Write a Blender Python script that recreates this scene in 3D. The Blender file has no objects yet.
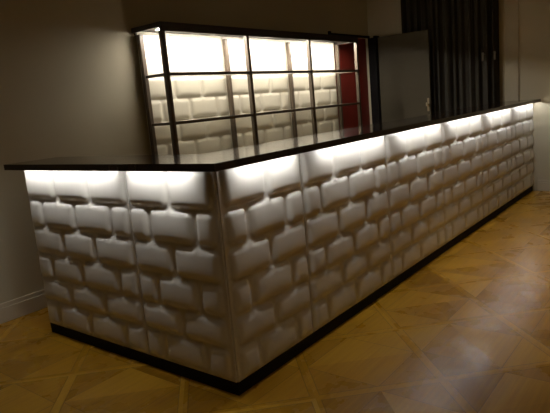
import bpy, bmesh, math, random
from mathutils import Matrix, Vector
random.seed(7)
C = bpy.context.scene.collection
sc = bpy.context.scene

# ------------------------------------------------------------------ materials
def nodes_mat(name):
    m = bpy.data.materials.new(name); m.use_nodes = True
    nt = m.node_tree
    return m, nt, nt.nodes['Principled BSDF']

def paint(name, col, rough=.6, var=.06, scale=6.0, bump=0.0, metal=0.0, spec=.5, bscale=80.0):
    m, nt, b = nodes_mat(name)
    tc = nt.nodes.new('ShaderNodeTexCoord')
    nz = nt.nodes.new('ShaderNodeTexNoise'); nz.inputs['Scale'].default_value = scale; nz.inputs['Detail'].default_value = 4
    nt.links.new(tc.outputs['Object'], nz.inputs['Vector'])
    cr = nt.nodes.new('ShaderNodeValToRGB')
    lo = [max(0, c*(1-var)) for c in col]; hi = [min(1, c*(1+var)) for c in col]
    cr.color_ramp.elements[0].color = (*lo, 1); cr.color_ramp.elements[0].position = .3
    cr.color_ramp.elements[1].color = (*hi, 1); cr.color_ramp.elements[1].position = .7
    nt.links.new(nz.outputs['Fac'], cr.inputs['Fac']); nt.links.new(cr.outputs['Color'], b.inputs['Base Color'])
    b.inputs['Roughness'].default_value = rough; b.inputs['Metallic'].default_value = metal
    b.inputs['Specular IOR Level'].default_value = spec
    if bump:
        n2 = nt.nodes.new('ShaderNodeTexNoise'); n2.inputs['Scale'].default_value = bscale
        nt.links.new(tc.outputs['Object'], n2.inputs['Vector'])
        bp = nt.nodes.new('ShaderNodeBump'); bp.inputs['Strength'].default_value = bump; bp.inputs['Distance'].default_value = .002
        nt.links.new(n2.outputs['Fac'], bp.inputs['Height']); nt.links.new(bp.outputs['Normal'], b.inputs['Normal'])
    return m

def emit(name, col, strength):
    m, nt, b = nodes_mat(name)
    b.inputs['Base Color'].default_value = (.9, .9, .9, 1)
    b.inputs['Emission Color'].default_value = (*col, 1)
    b.inputs['Emission Strength'].default_value = strength
    return m

def parquet(name):
    m, nt, b = nodes_mat(name)
    N, L = nt.nodes, nt.links
    def mth(op, a, c=None, d=None):
        n = N.new('ShaderNodeMath'); n.operation = op
        for i, v in enumerate((a, c, d)):
            if v is None: continue
            if isinstance(v, (int, float)): n.inputs[i].default_value = v
            else: L.new(v, n.inputs[i])
        return n.outputs[0]
    tc = N.new('ShaderNodeTexCoord'); sx = N.new('ShaderNodeSeparateXYZ'); L.new(tc.outputs['Object'], sx.inputs[0])
    x, y = sx.outputs[0], sx.outputs[1]
    k = 1/math.sqrt(2)/.6
    p = mth('SUBTRACT', mth('MULTIPLY', mth('SUBTRACT', x, y), k), .34/.6)
    s = mth('SUBTRACT', mth('MULTIPLY', mth('ADD', x, y), k), .48/.6)
    ip, is_ = mth('FLOOR', p), mth('FLOOR', s)
    a, c = mth('FRACT', p), mth('FRACT', s)
    da = mth('ABSOLUTE', mth('SUBTRACT', a, .5)); dc = mth('ABSOLUTE', mth('SUBTRACT', c, .5))
    mx = mth('MAXIMUM', da, dc)
    frame = mth('GREATER_THAN', mx, .462)
    sm = mth('ADD', da, dc)
    dia = mth('LESS_THAN', sm, .47)
    side = mth('GREATER_THAN', a, .5); sidec = mth('GREATER_THAN', c, .5)
    par = mth('MODULO', mth('ABSOLUTE', mth('ADD', ip, is_)), 2.0)
    # which piece: corner triangles 0..3, diamond halves 5..6, frame strips 9
    tri = mth('ADD', side, mth('MULTIPLY', sidec, 2))
    dsel = mth('ADD', mth('MULTIPLY', side, mth('SUBTRACT', 1, par)), mth('MULTIPLY', sidec, par))
    piece = mth('ADD', mth('MULTIPLY', mth('SUBTRACT', 1, dia), tri), mth('MULTIPLY', dia, mth('ADD', 5, dsel)))
    piece = mth('ADD', mth('MULTIPLY', piece, mth('SUBTRACT', 1, frame)), mth('MULTIPLY', frame, 9))
    cv = N.new('ShaderNodeCombineXYZ'); L.new(ip, cv.inputs[0]); L.new(is_, cv.inputs[1]); L.new(piece, cv.inputs[2])
    wn = N.new('ShaderNodeTexWhiteNoise'); wn.noise_dimensions = '3D'; L.new(cv.outputs[0], wn.inputs['Vector'])
    # grain running two ways
    def grain(rot):
        mp = N.new('ShaderNodeMapping'); L.new(tc.outputs['Object'], mp.inputs['Vector'])
        mp.inputs['Rotation'].default_value = (0, 0, math.radians(rot)); mp.inputs['Scale'].default_value = (3, 55, 1)
        nz = N.new('ShaderNodeTexNoise'); nz.inputs['Scale'].default_value = 1.0; nz.inputs['Detail'].default_value = 5
        L.new(mp.outputs[0], nz.inputs['Vector']); return nz.outputs['Fac']
    g1, g2 = grain(0), grain(90)
    sel = mth('GREATER_THAN', wn.outputs['Value'], .5)
    g = mth('ADD', mth('MULTIPLY', g1, sel), mth('MULTIPLY', g2, mth('SUBTRACT', 1, sel)))
    big = N.new('ShaderNodeTexNoise'); big.inputs['Scale'].default_value = 1.3; L.new(tc.outputs['Object'], big.inputs['Vector'])
    val = mth('ADD', mth('MULTIPLY', wn.outputs['Value'], .30), mth('ADD', mth('MULTIPLY', g, .45), .06))
    val = mth('ADD', val, mth('MULTIPLY', mth('SUBTRACT', big.outputs['Fac'], .5), .3))
    val = mth('ADD', val, mth('MULTIPLY', frame, .13))
    cr = N.new('ShaderNodeValToRGB'); e = cr.color_ramp.elements
    e[0].position = .12; e[0].color = (.22, .095, .006, 1)
    e[1].position = .85; e[1].color = (.66, .39, .035, 1)
    n = cr.color_ramp.elements.new(.5); n.color = (.47, .245, .016, 1)
    L.new(val, cr.inputs['Fac'])
    # thin dark joints between pieces
    j1 = mth('LESS_THAN', mth('ABSOLUTE', mth('SUBTRACT', mx, .462)), .004)
    j2 = mth('MULTIPLY', mth('LESS_THAN', mth('ABSOLUTE', mth('SUBTRACT', sm, .47)), .005), mth('SUBTRACT', 1, frame))
    j = mth('MAXIMUM', j1, j2)
    mixc = N.new('ShaderNodeMixRGB'); mixc.blend_type = 'MULTIPLY'; mixc.inputs['Color2'].default_value = (.45, .4, .35, 1)
    L.new(mth('MULTIPLY', j, .8), mixc.inputs['Fac']); L.new(cr.outputs['Color'], mixc.inputs['Color1'])
    L.new(mixc.outputs[0], b.inputs['Base Color'])
    wear = N.new('ShaderNodeTexNoise'); wear.inputs['Scale'].default_value = 5; wear.inputs['Detail'].default_value = 6
    L.new(tc.outputs['Object'], wear.inputs['Vector'])
    L.new(mth('ADD', mth('MULTIPLY', wear.outputs['Fac'], .28), mth('ADD', mth('MULTIPLY', wn.outputs['Value'], .08), FLOOR_R)), b.inputs['Roughness'])
    b.inputs['Specular IOR Level'].default_value = .36
    bp = N.new('ShaderNodeBump'); bp.inputs['Strength'].default_value = .25; bp.inputs['Distance'].default_value = .002
    L.new(mth('SUBTRACT', g, j), bp.inputs['Height']); L.new(bp.outputs['Normal'], b.inputs['Normal'])
    return m

FLOOR_R = .12
LED_S, SHELF_S = 43.0, 165.0
M = {}
M['wall'] = paint('painted_wall', (.53, .485, .36), .75, .03, 1.5, .15)
M['ceiling'] = paint('ceiling_paint', (.45, .42, .36), .85, .03, 2)
M['base'] = paint('baseboard_paint', (.62, .57, .46), .5, .03, 3)
M['red'] = paint('red_paint', (.21, .020, .011), .6, .15, 4)
M['jamb'] = paint('dark_frame_paint', (.006, .005, .005), .7, .2, 8, spec=.2)
M['leaf'] = paint('door_paint', (.058, .049, .028), .75, .05, 3)
M['brass'] = paint('handle_metal', (.30, .25, .16), .4, .05, 20, metal=.6)
M['panel'] = paint('white_moulded_plastic', (.69, .665, .61), .40, .02, 9, .06, bscale=250)
M['pad'] = paint('white_padded_panel', (.74, .70, .61), .5, .02, 9, .05)
M['carcass'] = paint('dark_carcass_board', (.03, .026, .024), .6, .2, 12)
M['plinth'] = paint('black_plinth', (.003, .003, .004), .7, .2, 12, spec=.2)
M['top'] = paint('dark_lacquered_wood', (.032, .023, .018), .11, .25, 10)
M['post'] = paint('bronze_metal', (.11, .083, .06), .45, .1, 20, metal=.0)
M['canopy'] = paint('dark_brown_board', (.035, .026, .021), .5, .2, 10)
M['led'] = emit('led_light', (1.0, .985, .955), LED_S)
M['shelfled'] = emit('shelf_led_light', (1.0, .92, .80), SHELF_S)
M['alu'] = paint('aluminium', (.55, .55, .55), .4, .05, 20, metal=1.0)
M['curtain'] = paint('charcoal_curtain_cloth', (.036, .033, .026), .95, .12, 5, .2)
M['casing'] = paint('window_casing_paint', (.45, .405, .30), .6, .05, 3)
M['hook'] = paint('pale_metal', (.22, .20, .16), .4, .05, 20)
M['floor'] = parquet('oak_parquet')

def glass():
    m = bpy.data.materials.new('frosted_glass'); m.use_nodes = True
    nt = m.node_tree; nt.nodes.clear()
    o = nt.nodes.new('ShaderNodeOutputMaterial')
    t = nt.nodes.new('ShaderNodeBsdfTransparent'); t.inputs[0].default_value = (.93, .93, .90, 1)
    tl = nt.nodes.new('ShaderNodeBsdfTranslucent'); tl.inputs[0].default_value = (.85, .83, .78, 1)
    df = nt.nodes.new('ShaderNodeBsdfDiffuse'); df.inputs[0].default_value = (.75, .73, .68, 1)
    gl = nt.nodes.new('ShaderNodeBsdfGlossy'); gl.inputs['Roughness'].default_value = .15
    nz = nt.nodes.new('ShaderNodeTexNoise'); nz.inputs['Scale'].default_value = 30
    m1 = nt.nodes.new('ShaderNodeMixShader'); m1.inputs[0].default_value = .5
    m2 = nt.nodes.new('ShaderNodeMixShader')
    mr = nt.nodes.new('ShaderNodeMapRange'); mr.inputs['To Min'].default_value = .22; mr.inputs['To Max'].default_value = .30
    nt.links.new(nz.outputs['Fac'], mr.inputs['Value']); nt.links.new(mr.outputs[0], m2.inputs[0])
    m3 = nt.nodes.new('ShaderNodeMixShader'); m3.inputs[0].default_value = .05
    nt.links.new(tl.outputs[0], m1.inputs[1]); nt.links.new(df.outputs[0], m1.inputs[2])
    nt.links.new(t.outputs[0], m2.inputs[1]); nt.links.new(m1.outputs[0], m2.inputs[2])
    nt.links.new(m2.outputs[0], m3.inputs[1]); nt.links.new(gl.outputs[0], m3.inputs[2])
    nt.links.new(m3.outputs[0], o.inputs['Surface'])
    return m
M['glass'] = glass()

# ------------------------------------------------------------------ builders
def box(bm, x0, x1, y0, y1, z0, z1, bev=0.0):
    r = bmesh.ops.create_cube(bm, size=1.0)
    bmesh.ops.transform(bm, verts=r['verts'], matrix=Matrix.Translation(((x0+x1)/2, (y0+y1)/2, (z0+z1)/2)) @ Matrix.Diagonal((x1-x0, y1-y0, z1-z0, 1)))
    if bev:
        es = list({e for v in r['verts'] for e in v.link_edges})
        bmesh.ops.bevel(bm, geom=es, offset=bev, segments=2, profile=.5, affect='EDGES')

def obj(name, bm, mat, parent=None, smooth=False):
    me = bpy.data.meshes.new(name)
    bmesh.ops.recalc_face_normals(bm, faces=bm.faces[:])
    bm.to_mesh(me); bm.free()
    me.materials.append(mat)
    if smooth:
        for p in me.polygons: p.use_smooth = True
    o = bpy.data.objects.new(name, me); C.objects.link(o)
    if parent: o.parent = parent
    return o

def boxes(name, lst, mat, parent=None, bev=0.0):
    bm = bmesh.new()
    for b in lst: box(bm, *b, bev=bev)
    return obj(name, bm, mat, parent)

def thing(name, label, cat, loc=(0, 0, 0), rz=0.0, group=None):
    o = bpy.data.objects.new(name, None); C.objects.link(o)
    o.empty_display_size = .1
    o.location = loc; o.rotation_euler = (0, 0, rz)
    tag(o, label, cat, group)
    return o

def tag(o, label, cat, group=None):
    o['label'] = label; o['category'] = cat
    if group: o['group'] = group
    return o

def struct(name, lst, mat, label=None, bev=0.0):
    o = boxes(name, lst, mat, None, bev); o['kind'] = 'structure'
    if label: o['label'] = label
    return o

def sstep(t):
    t = max(0.0, min(1.0, t)); return t*t*(3-2*t)
def dome(t):                       # quarter-round rise from 0 to 1
    t = max(0.0, min(1.0, t)); return math.sqrt(max(0.0, 1-(1-t)**2))

def brick_panel(W, H, rows, n, inl, inr, D, rx, rtop, rbot, res, thick, gap=.002, tilt=.3, seed=1, shift=0, GAP=.009, RC=.03, hs=None, ear=.011):
    """moulded sheet; local x along, z up, -y outward; running bond of pillow bricks"""
    rnd = random.Random(seed)
    bm = bmesh.new()
    nu, nv = int(W/res), int(H/res)
    hs = [x*H/sum(hs) for x in hs] if hs else [H/rows]*rows
    tops = [sum(hs[:i]) for i in range(rows)]
    bricks = []
    for r in range(rows):
        w = (W-inl-inr)/n
        if (r+shift) % 2 == 0: js = [inl+i*w for i in range(n+1)]
        else: js = [inl]+[inl+(i+.5)*w for i in range(n)]+[W-inr]
        js = [j if i in (0, len(js)-1) else j+rnd.uniform(-.012, .012) for i, j in enumerate(js)]
        bricks.append((js, [rnd.uniform(.88, 1.08) for _ in js], [rnd.uniform(-.004, .004) for _ in range(len(js))]))
    def h(u, v):
        r = max(i for i in range(rows) if tops[i] <= H-v+1e-9); t = (H-v)-tops[r]; rh = hs[r]   # t: distance below the row's top
        js, amp, jig = bricks[r]
        if r > 0:                     # the sheet swells up a little into the joint above
            t += ear*sum(math.exp(-((u-q)/.020)**2) for q in bricks[r-1][0][1:-1])*max(0, 1-t/.08)
        for i in range(len(js)-1):
            if js[i] <= u <= js[i+1]:
                g = GAP
                wob = jig[i]
                # signed distance to a rounded rectangle, softened more towards the bottom
                x0, x1 = js[i]+g*1.35, js[i+1]-g*1.35
                t0, t1 = g+wob*.5, rh-g*.9+wob*.5
                cr = min(RC, (x1-x0)*.45)
                px = abs(u-(x0+x1)/2)-(x1-x0)/2+cr; pt = abs(t-(t0+t1)/2)-(t1-t0)/2+cr
                sd = min(max(px, pt), 0)+math.hypot(max(px, 0), max(pt, 0))-cr
                if sd >= 0: return 0.0
                rr = rx+(rbot-rx)*sstep((t-t0)/(t1-t0))
                a = dome(-sd/rr)**1.2
                # faint overall pillow swell
                sw = .80+.20*(1-((u-(x0+x1)/2)/((x1-x0)/2))**2)*(1-((t-(t0+t1)/2)/((t1-t0)/2))**2)
                k = 1-tilt+tilt*sstep((t-t0)/(t1-t0)/.8)
                return D*amp[i]*a*sw*k
        return 0.0
    vs = []
    for j in range(nv+1):
        v = H*j/nv; row = []
        for i in range(nu+1):
            u = gap+(W-2*gap)*i/nu
            uu = W*i/nu
            row.append(bm.verts.new((u, -h(uu, v), v)))
        vs.append(row)
    for j in range(nv):
        for i in range(nu):
            bm.faces.new((vs[j][i], vs[j][i+1], vs[j+1][i+1], vs[j+1][i]))
    # returned edges and back
    bk = [bm.verts.new((x, thick, z)) for x, z in ((gap, 0), (W-gap, 0), (W-gap, H), (gap, H))]
    bm.faces.new((bk[0], bk[3], bk[2], bk[1]))
    bm.faces.new([bk[0], bk[1]]+[vs[0][i] for i in range(nu, -1, -1)])
    bm.faces.new([bk[2], bk[3]]+[vs[nv][i] for i in range(nu+1)])
    bm.faces.new([bk[3], bk[0]]+[vs[j][0] for j in range(nv+1)])
    bm.faces.new([bk[1], bk[2]]+[vs[j][nu] for j in range(nv, -1, -1)])
    me = bpy.data.meshes.new('front_panel')
    bmesh.ops.recalc_face_normals(bm, faces=bm.faces[:])
    bm.to_mesh(me); bm.free()
    nface = nu*nv
    for p in me.polygons: p.use_smooth = p.index < nface
    return me

# ------------------------------------------------------------------ the room
YL, XF, XB, YR, ZC = 2.13, 5.465, -3.6, -3.8, 3.1
DX0, DX1, DZ = 4.46, 5.44, 2.10            # red doorway in the left wall
fl = struct('floor', [(XB-.1, XF+.1, YR-.1, YL+.6, -.1, 0)], M['floor'], 'oak parquet floor of square tiles laid diagonally')
struct('ceiling', [(XB-.1, XF+.1, YR-.1, YL+.6, ZC, ZC+.1)], M['ceiling'])
struct('wall_left', [(XB, DX0, YL, YL+.12, 0, ZC), (DX1, XF, YL, YL+.12, 0, ZC), (DX0, DX1, YL, YL+.12, DZ, ZC)], M['wall'])
struct('wall_far', [(XF, XF+.12, YR, YL+.12, 0, ZC)], M['wall'])
struct('wall_right', [(XB, XF, YR-.12, YR, 0, ZC)], M['wall'])
struct('wall_near', [(XB-.12, XB, YR, YL+.12, 0, ZC)], M['wall'])
struct('wall_recess', [(DX0, DX1, YL+.035, YL+.119, 0, DZ)], M['red'], 'red painted wall seen through the doorway behind the shelving')
def board(axis, a0, a1, at, sgn):
    # baseboard with a stepped top
    l = []
    for t, z0, z1 in ((.022, 0, .105), (.014, .105, .135)):
        if axis == 'x': l.append((a0, a1, at-t, at, z0, z1))
        else: l.append((at-t, at, a0, a1, z0, z1))
    return l
struct('baseboard_left', board('x', XB, DX0-.03, YL, -1), M['base'], bev=.003)
struct('baseboard_far', board('y', YR, -.06, XF, -1), M['base'], bev=.003)
# door frame and the leaf standing open along the far wall
d = struct('door_1', [(DX0-.05, DX0-.001, YL-.02, YL-.001, 0, DZ+.05), (DX0, XF-.001, YL-.02, YL-.001, DZ, DZ+.03), (XF-.13, XF-.001, YL-.17, YL-.14, 0, DZ+.01), (XF-.03, XF-.001, YL-.14, YL-.002, 0, DZ-.001)], M['jamb'], 'dark door frame around red opening')
lf = boxes('door_leaf', [(5.315, 5.355, 1.20, 1.915, .01, 2.08)], M['leaf'], d, bev=.003)
lf['label'] = 'grey door leaf standing open'
bm = bmesh.new()
box(bm, 5.308, 5.315, 1.215, 1.245, 1.05, 1.22, bev=.003)
box(bm, 5.275, 5.308, 1.223, 1.237, 1.135, 1.149)
box(bm, 5.255, 5.275, 1.217, 1.243, 1.118, 1.166, bev=.004)
obj('door_handle', bm, M['brass'], lf)
# casing right of the curtain
struct('trim_1', [(XF-.012, XF, .15, .30, 0, ZC)], M['casing'], 'plain flat casing board beside the curtain', bev=.003)

# ------------------------------------------------------------------ curtain
def curtain(y0, y1, z0, z1):
    root = thing('curtain', 'long charcoal curtain hanging in folds on the far wall beside grey door', 'curtain', (XF-.055, (y0+y1)/2, 0))
    bm = bmesh.new()
    n = 260; nz = 14
    rows = []
    ph = [0]
    for i in range(n): ph.append(ph[-1]+ (2*math.pi/ (n/13.0))*(1+.35*math.sin(i*.13)+.2*math.sin(i*.31+1)))
    for side in (0, 1):
        rr = []
        for j in range(nz+1):
            t = j/nz; z = z0+(z1-z0)*t
            r = []
            for i in range(n+1):
                y = y0+(y1-y0)*i/n - (y0+y1)/2
                amp = .026+.008*math.sin(i*.05+t*2)
                x = amp*math.sin(ph[i]+.25*math.sin(t*3))+.006*math.sin(ph[i]*2.3)
                r.append(bm.verts.new((x+side*.003, y, z)))
            rr.append(r)
        rows.append(rr)
    for side in (0, 1):
        for j in range(nz):
            for i in range(n):
                a = rows[side]
                bm.faces.new((a[j][i], a[j][i+1], a[j+1][i+1], a[j+1][i]))
    for i in range(n):
        for j in (0, nz):
            bm.faces.new((rows[0][j][i], rows[0][j][i+1], rows[1][j][i+1], rows[1][j][i]))
    for j in range(nz):
        for i in (0, n):
            bm.faces.new((rows[0][j][i], rows[0][j+1][i], rows[1][j+1][i], rows[1][j][i]))
    obj('cloth', bm, M['curtain'], root, smooth=True)
    bm = bmesh.new()
    box(bm, -.02, .02, y0-.08-(y0+y1)/2, y1+.08-(y0+y1)/2, z1, ZC)
    obj('curtain_track', bm, M['jamb'], root)
curtain(.362, 1.62, .02, ZC-.04)
# two small pale hooks in front of the curtain
for y, lab in ((.535, 'small pale hook against the dark curtain, nearer the grey door'), (.395, 'small pale hook against the dark curtain, nearer the casing board')):
    bm = bmesh.new()
    box(bm, -.006, .006, -.012, .012, -.055, .045, bev=.004)
    box(bm, -.004, .05, -.004, .004, .02, .03)
    box(bm, -.022, -.004, -.006, .006, -.055, -.043, bev=.002)
    h = obj('hook', bm, M['hook']); h.location = (XF-.115, y, 1.665)
    tag(h, lab, 'hook', 'pale hooks on the curtain')

# ------------------------------------------------------------------ the bar
W3, W2, NB = .995, .632, 5
LEDY = .070
LB = XF-.004
W3B = (LB-W2)/NB
ZB, ZT, TH, OV, LIP = .062, 1.07, .034, .092, .009
PT = .02
meshes = {}
def panel_mesh(kind):
    if kind not in meshes:
        H = ZT+LIP-ZB-.004
        a = dict(D=.026, rx=.030, rtop=.03, rbot=.038, tilt=.2, hs=(.197, .172, .166, .162, .147, .161), res=.0062, thick=PT)
        if kind == 'wide': meshes[kind] = brick_panel(W3B, H, 6, 3, 0, 0, seed=4, **a)
        if kind == 'wideA': meshes[kind] = brick_panel(W3, H, 6, 3, 0, 0, seed=9, **a)
        if kind == 'left_corner': meshes[kind] = brick_panel(W2-.005, H, 6, 2, 0, .010, seed=5, **a)
        if kind == 'right_corner': meshes[kind] = brick_panel(W2-.005, H, 6, 2, .010, 0, seed=6, **a)
    return meshes[kind]

def bar_unit(label, loc, rz, W, kind, depth, led, cx0=0.0, cx1=None):
    root = thing('bar_unit', label, 'bar unit', loc, rz, 'moulded brick bar units')
    cx1 = W if cx1 is None else cx1
    me = panel_mesh(kind)
    p = bpy.data.objects.new('front_panel', me); C.objects.link(p); p.parent = root
    if not me.materials: me.materials.append(M['panel'])
    p.location = (.005 if kind == 'right_corner' else 0, 0, ZB+.002); p['label'] = 'white moulded brick panel'
    t = .018; g = .001
    y0, y1 = PT+.001, depth
    boxes('carcass', [(cx0+g, cx0+t, y0, y1, ZB, ZT), (cx1-t, cx1-g, y0, y1, ZB, ZT), (cx0+t, cx1-t, y0, y1, ZB, ZB+t),
                      (cx0+t, cx1-t, y0, y1-.02, .55, .55+t), (cx0+t, cx1-t, y0, y1, ZT-t+LIP-.001, ZT+LIP-.001), (cx0+t, cx1-t, y0, y0+.01, ZB, ZT)], M['carcass'], root)
    boxes('plinth', [(plx0(kind)+.0005, W-.0005 + plx1(kind), 0, .012, 0, ZB), (cx0+.002, cx1-.002, .0125, y1-.04, 0, ZB-.0005)], M['plinth'], root)
    # light strip under the overhang: aluminium channel with diffuser
    s = boxes('led_strip', [(led[0], led[1], -LEDY-.006, -LEDY+.006, ZT+.002, ZT+.006)], M['led'], root)
    boxes('led_channel', [(led[0]-.004, led[1]+.004, -LEDY-.0065, -LEDY+.008, ZT+.0062, ZT+LIP-.0005)], M['alu'], s)
    return root
def plx0(k): return -.0005 if k == 'right_corner' else 0
def plx1(k): return 0 if k == 'left_corner' else 0

AL = W2+W3
DA, DB = .27, .335
bar_unit('wide white brick-moulded bar unit at the free end of the short side, by left wall', (0, AL, 0), -math.pi/2, W3, 'wideA', DA-.01, (.015, .94))
bar_unit('narrow white brick-moulded bar unit on the short side, beside the corner', (0, W2, 0), -math.pi/2, W2, 'left_corner', DA-.01, (.055, .50), 0, W2-DB-.004)
bar_unit('narrow two-brick white bar unit on the long side, beside the corner', (0, 0, 0), 0, W2, 'right_corner', DB-.01, (.11, .565), .022, None)
ords = ['first wide white brick-moulded unit on the long side, next to the narrow corner one',
        'second wide white brick-moulded unit from the corner on the long side',
        'middle one of the five wide white units on the long side',
        'fourth wide white brick-moulded unit from the corner, one short of the wall',
        'last wide white brick-moulded unit on the long side, touching the far wall']
for i in range(NB):
    bar_unit(ords[i], (W2+i*W3B, 0, 0), 0, W3B, 'wide', DB-.01, (.155, W3B-(.04 if i < NB-1 else .03)))

# countertops: dark slabs
def slab(name, pts, label, lips):
    bm = bmesh.new()
    vs = [bm.verts.new((x, y, ZT+LIP)) for x, y in pts]
    f = bm.faces.new(vs)
    r = bmesh.ops.extrude_face_region(bm, geom=[f])
    bmesh.ops.translate(bm, verts=[v for v in r['geom'] if isinstance(v, bmesh.types.BMVert)], vec=(0, 0, TH-LIP))
    for b in lips: box(bm, b[0], b[1], b[2], b[3], ZT, ZT+LIP)
    bmesh.ops.remove_doubles(bm, verts=bm.verts[:], dist=1e-5)
    bmesh.ops.recalc_face_normals(bm, faces=bm.faces[:])
    o = obj(name, bm, M['top']); tag(o, label, 'countertop', 'dark countertop slabs')
    return o
YS, XS, YE = .765, W2+W3B, AL+.054
slab('countertop', [(-OV, YS+.001), (DA+.005, YS+.001), (DA+.005, YE), (-OV, YE)], 'dark countertop slab overhanging the free end of the short side',
     [(-OV, -OV+.008, YS+.001, YE), (-OV+.008, DA+.005, YE-.008, YE)])
slab('countertop', [(-OV, -OV), (XS-.0005, -OV), (XS-.0005, DB+.01), (DA+.005, DB+.01), (DA+.005, YS-.001), (-OV, YS-.001)], 'dark L-shaped countertop slab over the bar corner',
     [(-OV, -OV+.008, -OV, YS-.001), (-OV+.008, XS-.0005, -OV, -OV+.008)])
slab('countertop', [(XS+.0005, -OV), (XF-.002, -OV), (XF-.002, DB+.01), (XS+.0005, DB+.01)], 'long dark countertop slab running to the far wall',
     [(XS+.0005, XF-.002, -OV, -OV+.008)])

# ------------------------------------------------------------------ back bar shelving
SX, BAY, SYF, SYB = 1.36, 1.03, 1.76, 2.07
root = thing('shelving_unit', 'tall lit back-bar shelving unit against the left wall, padded white back', 'shelves', (SX, SYB, 0))
def L(b): return (b[0]-SX, b[1]-SX, b[2]-SYB, b[3]-SYB, b[4], b[5])
pw = .038; ZTOP = 1.975
for i in range(4):
    px = SX+i*BAY
    boxes('post', [L((px, px+pw, SYF, SYF+pw, 0, ZTOP))], M['post'], root, bev=.002)
    boxes('post', [L((px, px+pw, SYB-pw, SYB, 0, ZTOP))], M['post'], root, bev=.002)
XE = SX+3*BAY+pw
cp = boxes('canopy', [L((SX-.004, XE+.004, SYF-.004, YL-.006, ZTOP+.035, ZTOP+.06)), L((SX-.004, XE+.004, SYF-.004, SYF+.018, ZTOP-.012, ZTOP+.035)),
                 L((SX+.018, XE-.018, YL-.024, YL-.006, ZTOP+.005, ZTOP+.035)), L((SX-.004, SX+.014, SYF+.018, YL-.006, ZTOP+.021, ZTOP+.035)), L((XE-.014, XE+.004, SYF+.018, YL-.006, ZTOP, ZTOP+.035))], M['canopy'], root, bev=.001)
pad = brick_panel(BAY-.004, 1.888, 10, 3, 0, 0, .018, .035, .035, .05, .009, .012, gap=.001, tilt=.2, seed=3)
pad.materials.append(M['pad'])
for i in range(3):
    p = bpy.data.objects.new('back_panel', pad); C.objects.link(p); p.parent = root
    p.location = (i*BAY+pw/2+.002, .020, .12)
    p['label'] = 'padded white back panel of large bricks'
    x0, x1 = SX+i*BAY+pw+.01, SX+(i+1)*BAY-.01
    s = boxes('led_strip', [L((x0+.01, x1-.01, 1.86, 1.89, ZTOP+.012, ZTOP+.016))], M['shelfled'], root)
    boxes('led_channel', [L((x0, x1, 1.853, 1.897, ZTOP+.017, ZTOP+.034))], M['alu'], s)
    for z in (.40, .82, 1.237, 1.632):
        g = boxes('shelf', [L((x0-.008, x1+.008, SYF+.022, SYB-.001, z, z+.008))], M['glass'], root)
        g['label'] = 'frosted glass shelf'
        boxes('shelf_rail', [L((x0-.01, x1+.01, SYF+.002, SYF+.022, z-.014, z+.012))], M['post'], g, bev=.001)
for x in (SX, SX+3*BAY):
    for z in (.40, .82, 1.237, 1.632):
        boxes('side_rail', [L((x+.010, x+.026, SYF+pw+.001, SYB-pw-.001, z-.012, z+.010))], M['post'], root, bev=.001)

# ------------------------------------------------------------------ light
def area(name, loc, target, sx, sy, power, col):
    l = bpy.data.lights.new(name, 'AREA'); l.shape = 'RECTANGLE'; l.size = sx; l.size_y = sy; l.energy = power; l.color = col
    o = bpy.data.objects.new(name, l); C.objects.link(o); o.location = loc
    o.rotation_euler = (Vector(target)-Vector(loc)).to_track_quat('-Z', 'Y').to_euler()
    return o
area('ambient_fill', (-1.0, -1.6, ZC-.05), (-1.0, -1.6, 0), .9, .9, 3.7, (1.0, .78, .52))  # added warm fill for the dim walls, out of view, no fixture
fill = area('floor_fill', (2.7, -2.0, ZC-.05), (2.7, -2.0, 0), .4, .4, 10, (1.0, .80, .50)); fill.data.spread = math.radians(75)  # added to brighten the floor; narrow spread keeps it off the far wall
area('side_fill', (5.2, -3.3, 2.0), (3.5, -1.0, .3), .5, .9, 1.2, (1.0, .82, .60))  # weak added fill from the right, unseen, for that side of the floor
w = bpy.data.worlds.new('night'); sc.world = w; w.use_nodes = True
w.node_tree.nodes['Background'].inputs[0].default_value = (.02, .018, .015, 1)
w.node_tree.nodes['Background'].inputs[1].default_value = .2

# ------------------------------------------------------------------ camera
yaw, pit, rol = 6.75631715e-01, -1.83798456e-01, -8.91464886e-02
f = Vector((math.cos(yaw)*math.cos(pit), math.sin(yaw)*math.cos(pit), math.sin(pit)))
r = f.cross(Vector((0, 0, 1))).normalized(); u = r.cross(f)
r2 = r*math.cos(rol)+u*math.sin(rol); u2 = -r*math.sin(rol)+u*math.cos(rol)
cam = bpy.data.cameras.new('camera'); co = bpy.data.objects.new('camera', cam); C.objects.link(co)
mw = Matrix((r2, u2, -f)).transposed().to_4x4()
mw.translation = Vector((-1.69471, -1.67314, 1.32101))
co.matrix_world = mw
cam.sensor_width = 36; cam.lens = 36*550.29/550; cam.clip_start = .05
sc.camera = co

sc.view_settings.view_transform = 'Standard'; sc.view_settings.look = 'None'
sc.view_settings.exposure = 0; sc.view_settings.gamma = 1; sc.view_settings.use_curve_mapping = False
try:
    sc.cycles.use_denoising = True; sc.cycles.denoiser = 'OPENIMAGEDENOISE'
    sc.cycles.max_bounces = 8; sc.cycles.transparent_max_bounces = 8
except Exception: pass
